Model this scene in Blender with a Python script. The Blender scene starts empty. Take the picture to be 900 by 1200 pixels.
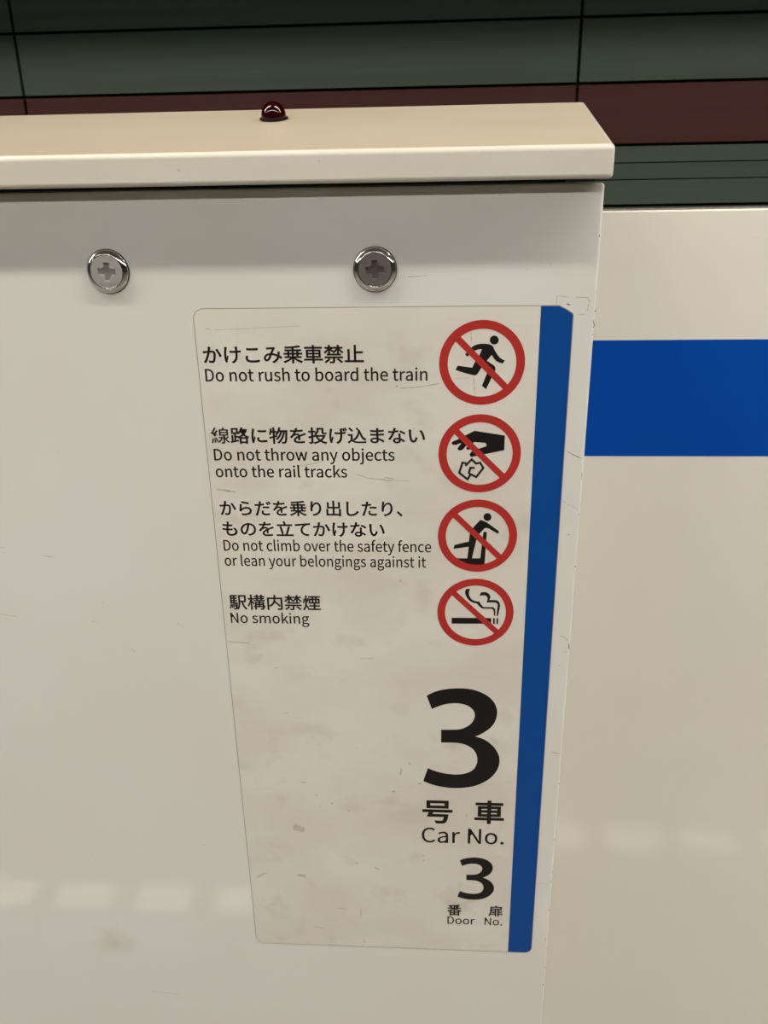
import bpy, bmesh, math, random
from mathutils import Matrix, Vector

C = bpy.context.scene.collection

# ------------------------------------------------------------------ camera
cam_data = bpy.data.cameras.new('camera')
cam_data.sensor_fit = 'HORIZONTAL'
cam_data.sensor_width = 36.0
cam_data.lens = 39.416
cam_data.clip_start = 0.02
cam = bpy.data.objects.new('camera', cam_data)
C.objects.link(cam)
cam.matrix_world = Matrix(((0.998173, -0.005479, 0.060180, 0.1418),
                           (0.057808, 0.376672, -0.924541, -0.4929),
                           (-0.017602, 0.926330, 0.376300, 1.2732),
                           (0, 0, 0, 1)))
bpy.context.scene.camera = cam

# ------------------------------------------------------------------ light and exposure
sc = bpy.context.scene
sc.view_settings.view_transform = 'Standard'
sc.view_settings.look = 'None'
sc.view_settings.gamma = 1.0
sc.view_settings.use_curve_mapping = False
sc.view_settings.exposure = 0.2
world = bpy.data.worlds.new('station_air')
sc.world = world
world.use_nodes = True
bg = world.node_tree.nodes['Background']
bg.inputs['Color'].default_value = (1.0, 0.96, 0.9, 1)
bg.inputs['Strength'].default_value = 0.03

LAMP_COLOUR = (1.0, 0.965, 0.895)
EDGE_LAMP = 88.0        # line of light above the platform edge
ROOM_LAMP = 34.0        # line of light above the middle of the platform

# ------------------------------------------------------------------ outlines (millimetres on the notice, origin at its top left corner)
GLYPHS = {  # advance and outlines of each character, thousandths of the body height
 ' ': (224, ''),
 '.': (278, '139,-13 186,6 205,56 186,107 139,126 92,107 73,56 92,6'),
 '3': (555, '263,-13 383,12 467,84 499,196 478,285 423,347 344,382 344,387 413,425 458,484 474,563 446,662 371,725 260,746 147,722 56,659 105,601 175,653 257,672 323,658 366,617 381,556 362,485 298,435 178,416 178,346 285,336 356,306 394,260 406,199 387,126 335,80 257,63 152,89 76,147 29,88 86,38 162,1'),
 'A': (608, '4,0 97,0 168,224 436,224 506,0 604,0 355,733 252,733|191,297 227,410 300,658 304,658 378,410 413,297'),
 'C': (638, '377,-13 504,14 602,92 551,151 475,90 381,68 286,89 215,149 169,244 153,369 170,493 217,586 290,645 384,665 468,646 534,596 584,656 501,719 383,746 254,720 151,645 83,526 58,366 82,206 149,87 250,13'),
 'D': (688, '101,0 288,0 435,25 542,98 607,214 629,369 607,525 541,639 433,709 284,733 101,733|193,76 193,658 276,658 389,639 470,583 518,493 534,369 518,245 470,153 389,96 276,76'),
 'E': (589, '101,0 534,0 534,79 193,79 193,346 471,346 471,425 193,425 193,655 523,655 523,733 101,733'),
 'G': (689, '389,-13 521,11 615,72 615,380 374,380 374,303 530,303 530,111 473,79 398,68 294,89 217,149 169,244 153,369 170,493 220,586 297,645 397,665 490,645 555,596 605,656 522,718 394,746 260,720 153,645 83,526 58,366 83,206 151,87 256,13'),
 'I': (293, '101,0 193,0 193,733 101,733'),
 'K': (646, '101,0 193,0 193,232 319,382 539,0 642,0 377,455 607,733 502,733 195,365 193,365 193,733 101,733'),
 'N': (723, '101,0 188,0 188,385 177,614 181,614 260,463 527,0 622,0 622,733 534,733 534,352 547,120 542,120 463,271 195,733 101,733'),
 'T': (599, '253,0 346,0 346,655 568,655 568,733 31,733 31,655 253,655'),
 'a': (563, '217,-13 313,10 397,65 400,65 408,0 483,0 483,334 464,452 403,529 295,557 174,534 82,486 117,423 191,463 280,481 349,461 383,411 392,344 243,318 139,277 79,219 59,141 80,58 136,5|243,61 194,70 160,97 147,147 160,195 201,233 277,263 392,283 392,132 317,79'),
 'b': (618, '331,-13 420,7 496,64 548,156 567,280 553,394 512,482 444,538 351,557 261,535 180,481 184,578 184,796 92,796 92,0 165,0 173,56 177,56 253,5|316,64 254,76 184,120 184,406 258,461 328,480 412,455 458,385 472,279 452,164 397,90'),
 'c': (510, '306,-13 400,5 482,55 442,117 384,79 314,63 226,89 167,162 146,271 168,381 229,454 317,480 375,467 425,433 471,493 405,538 313,557 213,538 130,482 73,392 52,271 71,151 125,62 206,6'),
 'd': (620, '277,-13 368,10 442,64 445,64 453,0 528,0 528,796 436,796 436,587 441,494 371,540 288,557 199,537 124,480 72,390 53,271 69,150 114,61 185,6|297,64 216,89 165,160 147,272 168,381 225,454 304,480 370,467 436,423 436,138 369,82'),
 'e': (554, '312,-13 411,3 490,42 458,103 395,71 322,60 231,84 169,149 142,250 508,250 512,302 498,407 456,488 388,539 295,557 205,537 127,481 73,391 52,271 72,151 128,62 210,6|141,315 169,407 225,464 297,484 370,465 416,408 432,315'),
 'f': (325, '33,469 107,469 107,0 198,0 198,469 313,469 313,543 198,543 198,629 217,709 275,736 336,721 356,792 265,809 176,787 124,726 107,630 107,543 33,538'),
 'g': (564, '275,-250 421,-224 516,-156 550,-62 529,11 466,54 361,67 254,67 197,75 167,96 159,126 169,163 194,191 274,172 376,195 446,261 473,361 461,425 429,473 540,473 540,543 351,543 274,557 173,533 99,466 71,363 93,276 142,217 142,213 101,172 82,112 96,58 131,23 131,18 72,-38 51,-105 80,-184 158,-233|274,234 217,250 175,295 159,363 175,432 216,475 274,490 333,475 375,432 390,363 374,295 332,250|288,-187 203,-175 150,-142 131,-92 144,-45 186,0 256,-8 350,-8 411,-15 448,-36 460,-77 439,-130 379,-171'),
 'h': (607, '92,0 184,0 184,394 257,456 332,477 391,462 424,415 435,332 435,0 526,0 526,344 508,461 454,533 360,557 261,530 180,466 184,578 184,796 92,796'),
 'i': (275, '92,0 184,0 184,543 92,543|138,655 182,672 199,716 182,759 138,775 95,759 78,716 95,672'),
 'j': (275, '35,-242 122,-220 169,-158 184,-62 184,543 93,543 93,-62 88,-119 67,-156 26,-169 -26,-159 -44,-228|138,655 182,672 199,716 182,759 138,775 94,759 77,716 94,672'),
 'k': (552, '92,0 182,0 182,143 284,262 443,0 542,0 337,324 518,543 416,543 186,257 182,257 182,796 92,796'),
 'l': (284, '188,-13 241,-5 228,65 209,63 191,72 184,102 184,796 92,796 92,108 102,42 133,1'),
 'm': (926, '92,0 184,0 184,394 255,457 320,477 377,462 410,415 421,332 421,0 512,0 512,394 584,457 649,477 706,462 739,415 750,332 750,0 841,0 841,344 823,461 769,533 677,557 583,528 497,453 467,509 419,544 347,557 256,530 178,464 176,464 167,543 92,543'),
 'n': (610, '92,0 184,0 184,394 257,456 332,477 391,462 424,415 435,332 435,0 526,0 526,344 508,461 454,533 360,557 260,530 178,464 176,464 167,543 92,543'),
 'o': (606, '303,-13 398,6 479,62 534,151 554,271 534,392 479,482 398,538 303,557 208,538 128,482 73,392 52,271 73,151 128,62 208,6|303,63 221,89 166,162 146,271 166,381 221,454 303,480 386,454 441,381 461,271 441,162 386,89'),
 'r': (388, '92,0 184,0 184,349 225,423 273,463 320,475 373,466 390,545 332,557 247,527 178,444 176,444 167,543 92,543'),
 's': (468, '234,-13 342,9 409,67 431,148 406,230 344,280 266,313 185,350 149,407 174,463 250,486 316,472 373,438 417,495 343,539 249,557 148,536 84,481 62,403 86,327 145,279 220,246 279,222 325,189 344,143 332,100 297,70 237,58 150,76 76,123 32,62 123,8'),
 't': (377, '262,-13 363,7 345,76 283,61 233,73 207,109 199,165 199,469 347,469 347,543 199,543 199,696 123,696 113,543 27,538 27,469 108,469 108,168 122,73 171,10'),
 'u': (607, '251,-13 349,14 430,85 433,85 440,0 516,0 516,543 425,543 425,158 353,88 278,66 220,81 187,128 176,210 176,543 84,543 84,199 102,82 157,11'),
 'v': (521, '209,0 316,0 508,543 418,543 315,234 265,74 260,74 210,234 108,543 13,543'),
 'w': (802, '178,0 284,0 361,291 398,449 403,449 440,293 518,0 629,0 776,543 688,543 609,229 576,78 571,78 533,229 448,543 359,543 274,229 238,78 233,78 201,229 120,543 27,543'),
 'y': (521, '101,-234 193,-209 259,-142 304,-46 508,543 419,543 321,242 277,88 272,88 218,242 108,543 13,543 231,-1 219,-42 172,-126 97,-159 55,-150 37,-223'),
 '、': (1000, '273,-56 341,2 233,119 117,224 52,167 165,63'),
 'い': (1000, '223,698 126,700 133,611 135,489 144,344 175,180 225,70 288,10 357,-9 422,12 485,84 545,219 482,290 450,193 407,117 358,86 294,121 248,218 222,364 216,490 215,601|744,670 666,643 750,501 809,325 840,140 920,173 888,351 826,527'),
 'か': (1000, '782,674 709,641 814,468 887,279 965,316 884,500|78,561 86,474 176,486 303,500 256,342 185,162 92,1 174,-31 267,152 337,342 384,508 446,513 492,515 548,507 585,475 598,406 586,238 550,100 513,58 463,49 407,54 340,69 353,-14 471,-29 556,-12 617,55 662,222 675,416 653,520 595,571 513,585 465,583 400,578 426,721 438,780 345,790 319,572 233,565 167,561'),
 'け': (1000, '255,765 162,774 157,707 142,603 126,465 119,308 138,125 172,-9 240,-1 237,33 242,78 270,181 307,299 264,325 210,172 194,350 209,535 238,700|396,573 396,493 558,487 685,490 685,459 680,291 649,163 572,60 475,-2 548,-59 671,42 734,161 757,299 760,459 760,494 922,511 922,593 759,570 758,721 761,780 668,780 677,720 681,657 683,565 557,562'),
 'げ': (1000, '244,750 152,759 146,692 131,588 115,451 108,293 127,111 161,-24 229,-16 226,18 231,63 259,166 296,284 253,310 199,157 182,335 197,520 227,685|819,791 771,776 827,635 877,653|919,822 871,806 929,667 979,685|385,558 385,478 547,472 664,474 664,444 659,276 629,148 551,46 454,-17 527,-74 650,27 713,146 736,284 739,444 739,478 911,497 912,578 738,554 737,706 740,765 647,765 657,705 660,642 662,549 546,547'),
 'こ': (1000, '235,702 235,620 359,612 499,609 644,613 769,621 769,703 643,694 499,689 357,692|275,299 194,307 173,168 195,85 257,24 358,-13 494,-25 691,-15 835,10 834,96 687,67 492,56 359,73 280,118 254,185'),
 'し': (1000, '340,779 239,780 247,678 245,533 240,346 237,172 255,68 305,-1 381,-39 480,-51 629,-30 746,24 835,95 898,170 841,238 757,138 641,62 483,31 398,45 341,93 319,180 321,350 326,532 331,678'),
 'た': (1000, '537,482 537,408 723,418 891,406 893,482 720,491|558,239 483,246 468,128 496,46 579,-3 712,-19 905,-5 908,76 713,56 606,70 556,104 544,149|221,620 101,627 104,549 220,545 312,548 286,441 239,285 180,124 118,-6 206,-36 289,181 362,422 394,556 602,590 602,669 410,633 425,707 443,787 347,795 344,712 329,625'),
 'だ': (1000, '507,468 507,393 693,404 861,392 863,468 690,477|528,225 453,232 438,114 466,32 549,-18 682,-34 875,-19 878,62 683,42 576,56 526,90 514,135|755,742 702,719 783,580 837,604|865,783 813,760 896,621 950,645 911,714|191,606 71,613 74,535 190,531 282,534 256,427 209,271 150,110 88,-20 176,-50 259,167 332,408 364,542 572,576 572,654 380,619 395,693 413,772 317,780 314,698 299,611'),
 'て': (1000, '85,664 94,577 240,600 419,621 564,636 475,559 405,443 377,298 413,154 506,53 633,-8 773,-31 802,52 680,68 569,113 488,193 457,316 485,440 564,556 686,632 782,646 882,648 882,728 763,721 612,710 431,695 276,680 174,669'),
 'な': (1000, '887,458 932,524 825,592 699,657 658,596 778,533|622,165 623,120 613,70 578,34 512,21 447,31 409,59 396,100 430,157 519,180|687,485 609,485 614,363 620,233 522,243 420,225 349,173 322,93 350,12 421,-36 522,-51 623,-31 679,21 697,94 696,136 786,81 858,21 901,89 810,156 693,213 686,377|451,794 363,802 332,629 219,624 97,631 102,556 219,553 308,556 215,362 94,182 171,142 292,341 389,564 571,601 569,676 412,639 434,725'),
 'に': (1000, '456,675 456,595 663,586 867,595 867,676 665,663|495,268 423,275 406,157 432,76 512,25 649,7 789,13 899,28 897,112 649,86 545,99 494,132 480,176|265,752 176,760 169,689 152,581 133,439 124,288 135,104 161,-33 233,-28 230,7 235,52 264,155 306,276 264,308 206,162 197,302 214,501 247,685'),
 'の': (1000, '476,642 420,372 369,236 318,160 269,136 222,155 183,215 166,318 188,423 249,522 347,601|559,644 673,614 757,550 809,460 826,353 805,238 747,150 666,90 572,56 486,43 533,-31 692,12 810,92 883,206 908,350 881,493 805,610 684,689 525,718 354,685 215,596 122,466 88,311 114,169 180,77 266,44 333,64 394,122 450,220 499,355'),
 'ま': (1000, '500,178 501,111 486,58 448,31 395,24 315,35 270,64 256,105 273,147 323,177 403,188|185,473 186,398 313,388 436,384 493,384 497,248 413,254 289,235 210,181 182,101 208,20 283,-29 404,-46 508,-25 563,27 580,94 578,156 715,87 820,5 866,76 749,158 574,232 567,386 844,409 845,484 566,457 566,469 566,597 836,620 837,693 566,666 567,727 573,794 488,794 492,734 492,663 446,663 317,670 190,685 191,611 317,600 447,594 491,594 491,469 491,454 437,454 313,459'),
 'み': (1000, '848,514 767,523 767,431 758,356 629,407 484,437 546,576 598,677 624,710 574,751 524,740 415,734 298,730 223,733 227,652 301,658 407,664 509,668 459,561 405,440 270,417 165,361 96,278 72,175 89,102 135,55 202,38 271,53 328,107 391,226 454,369 605,337 740,277 693,171 609,74 478,-5 544,-60 668,20 753,118 807,237 911,158 948,244 827,321|374,370 320,249 265,152 236,125 205,117 163,135 145,185 172,269 250,336'),
 'も': (1000, '98,405 94,328 303,292 295,177 314,73 367,4 445,-34 540,-46 675,-30 780,18 847,93 870,193 845,312 768,424 680,406 762,306 789,202 759,112 672,53 540,32 446,51 390,105 372,189 378,288 414,288 610,298 612,374 404,361 385,361 407,542 414,542 522,544 617,551 619,626 416,613 430,716 443,786 353,792 352,721 341,616 227,629 122,653 118,580 333,545 311,364'),
 'ら': (1000, '335,784 315,708 428,682 577,652 703,630 722,707 528,739|313,602 229,613 209,405 178,207 252,189 282,239 364,311 469,357 592,373 683,355 745,307 768,236 750,160 694,99 600,57 468,39 298,47 322,-35 520,-36 670,-5 773,53 833,134 852,234 820,340 731,415 597,443 425,414 271,321 291,460'),
 'り': (1000, '339,789 251,792 243,706 223,550 212,383 216,293 223,224 300,230 298,353 325,457 382,559 461,636 551,666 620,646 670,589 700,503 710,394 680,235 598,126 475,58 323,22 370,-50 509,-13 626,46 715,131 772,246 792,395 775,537 728,646 656,714 564,738 446,702 353,615 292,511 310,649'),
 'を': (1000, '882,441 849,516 767,477 585,396 537,463 452,486 381,477 313,449 403,604 573,614 735,632 736,706 431,675 460,791 378,798 353,673 287,672 118,683 118,608 205,604 282,602 326,602 277,514 203,412 95,296 163,246 254,350 333,402 426,423 485,408 517,361 404,295 316,213 281,108 301,33 357,-14 439,-38 539,-45 680,-40 813,-27 815,53 675,35 542,29 449,35 385,61 361,119 381,181 437,236 519,287 518,204 516,131 593,131 590,323 700,371 793,409'),
 '乗': (1000, '460,380 460,267 316,267 316,380|460,446 316,446 316,556 460,556|535,380 684,380 684,267 535,267|535,446 535,556 684,556 684,446|808,826 612,794 367,771 116,758 133,694 460,711 460,622 110,622 110,556 243,556 243,446 57,446 57,380 243,380 243,267 98,267 98,201 402,201 235,87 40,8 92,-55 288,36 460,164 460,-80 535,-80 535,164 709,32 906,-60 960,7 763,86 594,201 911,201 911,267 757,267 757,380 945,380 945,446 757,446 757,556 898,556 898,622 535,622 535,718 709,738 859,765'),
 '内': (1000, '99,669 99,-82 173,-82 173,595 462,595 450,491 412,382 333,276 199,179 253,122 368,206 448,297 498,392 636,257 742,135 804,184 677,319 521,464 538,595 829,595 829,20 824,1 804,-5 744,-5 645,-3 671,-79 786,-78 858,-67 894,-38 903,19 903,669 539,669 539,840 463,840 463,669'),
 '出': (1000, '104,341 104,-21 814,-21 814,-78 895,-78 895,341 814,341 814,54 539,54 539,404 855,404 855,750 774,750 774,477 539,477 539,839 457,839 457,477 228,477 228,749 150,749 150,404 457,404 457,54 187,54 187,341'),
 '号': (1000, '260,732 736,732 736,596 260,596|185,799 185,530 815,530 815,799|63,440 63,371 269,371 203,191 727,191 708,94 687,31 663,-1 615,-10 545,-9 444,-2 470,-74 568,-77 639,-77 689,-71 726,-50 760,-2 788,86 812,225 816,259 315,259 352,371 933,371 933,440'),
 '扉': (1000, '220,679 816,679 816,586 220,586|448,824 490,740 146,740 146,510 140,333 108,141 31,-38 95,-80 176,110 212,319 220,510 220,524 889,524 889,740 575,740 522,841|225,119 225,57 455,57 455,-72 525,-72 525,496 455,496 455,418 251,418 251,357 455,357 455,271 262,271 262,211 455,211 455,119|625,496 625,-72 696,-72 696,58 936,58 936,120 696,120 696,211 904,211 904,271 696,271 696,357 915,357 915,418 696,418 696,496'),
 '投': (1000, '183,840 183,638 46,638 46,568 183,568 183,351 34,311 56,238 183,276 183,15 163,-4 125,-4 60,-3 83,-72 167,-70 220,-59 248,-33 256,15 256,298 360,329 350,398 256,371 256,568 381,568 381,638 256,638 256,840|473,804 473,694 465,620 427,546 343,478 393,423 487,504 533,598 544,692 544,734 719,734 719,574 726,513 751,479 804,469 846,469 889,469 944,474 937,539 887,534 848,534 810,534 795,543 791,572 791,804|787,328 720,223 631,136 544,224 478,328|376,398 376,328 418,328 404,323 476,198 569,93 438,28 296,-13 334,-82 488,-31 629,44 760,-31 911,-81 959,-12 817,29 693,92 808,218 889,380 840,401 826,398'),
 '構': (1000, '424,396 424,143 356,143 356,84 424,84 424,-77 493,-77 493,84 837,84 837,0 819,-16 780,-17 714,-15 736,-77 819,-76 873,-66 900,-43 907,0 907,84 971,84 971,143 907,143 907,396 696,396 696,456 959,456 959,513 814,513 814,581 925,581 925,636 814,636 814,702 939,702 939,758 814,758 814,840 744,840 744,758 583,758 583,840 513,840 513,758 398,758 398,702 513,702 513,636 417,636 417,581 513,581 513,513 374,513 374,456 627,456 627,396|583,581 744,581 744,513 583,513|583,636 583,702 744,702 744,636|627,143 493,143 493,216 627,216|696,143 696,216 837,216 837,143|627,270 493,270 493,340 627,340|696,270 696,340 837,340 837,270|192,840 192,623 52,623 52,553 184,553 120,345 31,175 69,110 135,233 192,388 192,-79 261,-79 261,395 307,317 340,251 381,307 325,393 261,484 261,553 377,553 377,623 261,623 261,840'),
 '止': (1000, '188,619 188,44 49,44 49,-30 949,-30 949,44 577,44 577,430 905,430 905,505 577,505 577,837 499,837 499,44 265,44 265,619'),
 '煙': (1000, '85,636 70,507 37,393 86,367 120,493 134,629|291,657 267,552 236,450 278,435 312,532 348,639|361,628 361,346 929,346 929,628 768,628 768,721 948,721 948,787 336,787 336,721 520,721 520,628|590,721 698,721 698,628 590,628|607,331 607,225 372,225 372,161 607,161 607,16 307,16 307,-50 961,-50 961,16 682,16 682,161 917,161 917,225 682,225 682,331|425,565 526,565 526,409 425,409|589,565 698,565 698,409 589,409|761,565 860,565 860,409 761,409|170,829 170,478 162,298 124,125 35,-31 82,-79 161,42 206,175 253,93 290,22 337,70 282,160 220,255 232,479 232,829'),
 '物': (1000, '534,840 465,624 357,454 415,411 477,498 530,602 616,602 557,442 475,298 375,189 434,145 537,268 621,428 681,602 763,602 714,415 643,241 551,93 438,-18 501,-63 615,59 708,220 780,405 829,602 876,602 864,392 851,235 836,125 820,55 802,18 764,2 722,3 660,7 681,-68 745,-70 795,-68 833,-57 865,-28 887,16 906,95 922,218 936,395 949,634 951,657 951,672 558,672 603,827|98,782 73,601 29,448 86,414 130,563 222,563 222,337 121,308 35,285 55,213 222,265 222,-80 292,-80 292,287 418,327 408,393 292,358 292,563 395,563 395,635 292,635 292,839 222,839 222,635 144,635 163,772'),
 '番': (1000, '460,561 312,561 350,577 319,642 271,709 460,721|206,686 278,561 61,561 61,497 382,497 219,383 35,302 83,243 189,290 189,-81 261,-81 261,-46 751,-46 751,-77 826,-77 826,287 917,251 968,314 779,389 613,497 941,497 941,561 712,561 806,705 725,728 642,572 673,561 534,561 534,727 704,748 850,772 800,828 606,798 365,776 116,761 133,703 265,708|460,483 460,324 534,324 534,487 650,389 787,306 219,306 349,388|261,106 462,106 462,13 261,13|261,159 261,246 462,246 462,159|751,106 751,13 534,13 534,106|751,159 534,159 534,246 751,246'),
 '禁': (1000, '661,108 775,20 865,-66 927,-25 833,59 719,144|180,389 180,325 835,325 835,389|248,142 162,53 54,-20 114,-67 224,16 318,120|242,841 242,739 74,739 74,676 219,676 136,565 37,483 84,431 167,507 242,605 242,424 312,424 312,602 377,551 427,507 468,558 395,611 312,666 312,676 451,676 451,739 312,739 312,841|65,245 65,180 466,180 466,1 446,-16 396,-17 311,-15 336,-81 435,-79 499,-70 533,-47 542,0 542,180 938,180 938,245|676,841 676,739 498,739 498,676 649,676 560,568 454,489 500,437 593,513 676,614 676,424 747,424 747,610 827,512 910,437 958,489 857,570 768,676 924,676 924,739 747,739 747,841'),
 '立': (1000, '97,651 97,576 906,576 906,651|236,505 292,286 331,81 410,101 369,304 310,522|428,826 456,742 477,663 554,686 531,763 501,846|691,522 624,274 541,38 54,38 54,-37 947,-37 947,38 622,38 704,264 776,507'),
 '線': (1000, '523,530 837,530 837,441 523,441|523,674 837,674 837,587 523,587|182,189 197,77 204,-27 263,-16 254,87 238,198|84,197 65,71 35,-40 94,-62 123,53 145,186|275,208 303,123 322,43 377,61 356,139 327,223|885,345 772,230 724,347 724,381 909,381 909,734 682,734 724,823 641,841 607,734 453,734 453,381 653,381 653,3 636,-12 598,-13 534,-12 556,-81 638,-79 690,-69 717,-43 724,3 724,192 808,59 915,-36 964,23 875,88 800,180 941,300|416,298 416,235 547,235 470,105 362,20 405,-32 501,41 579,147 631,285 587,300 575,298|66,240 84,247 122,256 194,268 314,287 325,229 386,247 364,348 329,460 271,446 301,346 157,327 275,481 380,652 315,690 240,556 137,547 217,674 287,813 217,842 171,735 123,644 89,590 61,553 35,535 59,466 78,472 119,480 198,490 148,421 115,378 75,333 41,311'),
 '路': (1000, '156,732 345,732 345,556 156,556|38,42 51,-31 233,13 438,64 431,131 299,100 299,279 405,279 441,229 501,258 501,-78 571,-78 571,-41 823,-41 823,-75 894,-75 894,256 926,241 973,304 848,368 743,452 829,575 891,720 844,741 830,738 636,738 668,823 597,841 521,669 414,532 414,798 89,798 89,490 231,490 231,84 153,66 153,396 89,396 89,52|571,25 571,218 823,218 823,25|797,672 695,504 596,655 605,672|546,283 697,402 845,283|650,454 542,364 424,298 424,346 299,346 299,490 414,490 414,522 467,477 558,592'),
 '車': (1000, '158,606 158,216 459,216 459,135 53,135 53,66 459,66 459,-83 536,-83 536,66 951,66 951,135 536,135 536,216 846,216 846,606 536,606 536,680 917,680 917,749 536,749 536,839 459,839 459,749 83,749 83,680 459,680 459,606|230,382 459,382 459,279 230,279|536,382 771,382 771,279 536,279|230,543 459,543 459,441 230,441|536,543 771,543 771,441 536,441'),
 '込': (1000, '81,787 168,702 234,618 293,664 224,745 136,827|457,765 525,707 576,641 525,441 438,281 310,162 368,106 484,215 570,355 630,526 672,404 720,285 792,181 910,101 951,171 797,302 721,473 647,656 500,821|262,449 49,449 49,379 189,379 189,128 118,84 41,9 89,-55 162,34 223,72 263,52 318,12 437,-32 596,-42 778,-39 943,-33 964,42 789,29 597,24 449,33 335,71 262,122'),
 '駅': (1000, '226,216 252,132 265,54 306,64 291,141 264,224|152,206 164,111 166,21 207,28 204,116 191,211|81,226 67,98 29,-3 71,-28 112,81 127,218|536,799 536,419 530,264 502,102 433,-43 494,-82 564,64 597,229 606,389 697,389 741,192 813,32 919,-84 970,-23 873,76 806,216 765,389 926,389 926,799|606,730 857,730 857,459 606,459|249,587 249,496 152,496 152,587|87,799 87,283 400,283 390,128 333,246 298,233 332,166 355,102 388,116 376,29 361,-10 332,-22 300,-21 252,-17 269,-79 361,-79 416,-52 433,-17 446,50 456,157 465,314 467,344 312,344 312,437 438,437 438,496 312,496 312,587 438,587 438,647 312,647 312,736 458,736 458,799|249,647 152,647 152,736 249,736|249,437 249,344 152,344 152,437'),
}
RUNNER = [[(-10.02, 5.19), (-9.01, 6.41), (-6.34, 9.26), (-3.95, 10.7), (-0.94, 11.35), (2.68, 11.32), (4.51, 10.83), (6.05, 9.97), (7.34, 7.41), (8.93, 4.95), (10.69, 2.92), (13.29, 1.5), (12.14, -0.34), (9.38, 0.6), (7.51, 2.02), (5.6, 4.79), (2.78, 1.43), (6.07, -0.74), (7.45, -1.86), (7.98, -3.23), (7.84, -4.46), (6.01, -8.5), (2.83, -15.59), (0.32, -13.62), (3, -6.31), (4.03, -3.83), (0.31, -1.76), (-2.03, -5.79), (-2.62, -6.59), (-3.41, -7.09), (-4.63, -7.21), (-10.31, -5.75), (-15.49, -3.92), (-14.18, -1.38), (-5.59, -2.66), (-4.02, 0.85), (-1.68, 4.65), (-0.25, 8.18), (-2.07, 8.07), (-4.29, 7.29), (-6.57, 5.78), (-7.58, 4.74), (-8.65, 3.77)],
    [(9.37, 13.46), (9.32, 12.88), (9.15, 12.33), (8.86, 11.84), (8.46, 11.43), (7.98, 11.12), (7.44, 10.93), (6.86, 10.87), (6.28, 10.94), (5.73, 11.14), (5.23, 11.45), (4.8, 11.87), (4.48, 12.36), (4.27, 12.91), (4.19, 13.49), (4.24, 14.07), (4.41, 14.62), (4.71, 15.11), (5.1, 15.51), (5.58, 15.82), (6.12, 16.01), (6.7, 16.07), (7.27, 16), (7.83, 15.8), (8.33, 15.49), (8.75, 15.08), (9.07, 14.58), (9.28, 14.04)]]
HAND = [[(-3.34, 14.78), (15.02, 11.79), (14.96, 2.45), (3.35, -0.11), (-1.53, -1.22), (-4.99, -1.95), (-5.75, -1.22), (-6.01, -0.12), (-5.17, 1.34), (-0.49, 3.41), (3.96, 4.99), (4.1, 6.08), (3.15, 7.16), (-3.75, 7.58), (-4.55, 4.56), (-6.13, 2.92), (-7.51, 2.74), (-8.27, 3.34), (-7.17, 5.77), (-8.59, 4.86), (-10.57, 2.55), (-12.3, 2.18), (-13.47, 2.91), (-13.42, 3.76), (-11.05, 6.97), (-12.66, 6.55), (-14.66, 5.7), (-16.34, 5.82), (-17.27, 6.79), (-16.71, 7.88), (-12.99, 9.5), (-8.72, 11.97)]]
PAPER = [[(-8.53, -7.67), (-4.66, -3.55), (-1.99, -6.18), (0.49, -5.62), (2.55, -9), (-1.61, -14.97), (-5.22, -13.11), (-6.96, -16.54), (-12.12, -12.32), (-10.37, -5.64), (-7.92, -6.01)],
    [(-2.74, -9.02), (-5.42, -8.96), (-6.39, -12.93)]]
CLIMBER = [[(1.37, 11.03), (1.96, 11.3), (5.46, 9.83), (13.71, 3.49), (12.87, 1.78), (7.08, 5.4), (5.57, 5.85), (4.27, 5.38), (1.25, 1.69), (-0.62, -2.88), (-3.12, -15.6), (-6.1, -15.63), (-5.29, -7.37), (-15.02, -9), (-14.45, -6.19), (-5.31, -3.72), (-4.82, 1.71), (-2.69, 6.18)],
    [(8.51, 13.28), (8.47, 12.68), (8.3, 12.1), (8.02, 11.58), (7.64, 11.15), (7.17, 10.82), (6.65, 10.62), (6.09, 10.55), (5.54, 10.61), (5, 10.81), (4.52, 11.13), (4.11, 11.56), (3.8, 12.07), (3.6, 12.65), (3.52, 13.25), (3.57, 13.86), (3.73, 14.43), (4.02, 14.95), (4.4, 15.38), (4.87, 15.7), (5.39, 15.91), (5.94, 15.98), (6.5, 15.91), (7.03, 15.72), (7.51, 15.4), (7.92, 14.97), (8.23, 14.46), (8.43, 13.89)]]
FENCE = [[(-12.98, -15.63), (2.22, -15.48), (3.73, 3.09), (5.95, 3.1), (5.14, -17.88), (5.04, -20.93), (-0.97, -21.67), (-7.11, -20.38), (-11.12, -17.71)]]
CIGARETTE = [[(-15.57, -3.98), (10.42, -3.96), (10.55, -8.18), (-15.52, -8.51)],
    [(11.8, -3.94), (12.92, -3.92), (13.07, -8.43), (11.94, -8.45)],
    [(14.04, -3.9), (15.11, -3.89), (15.26, -8.4), (14.19, -8.42)]]
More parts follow.
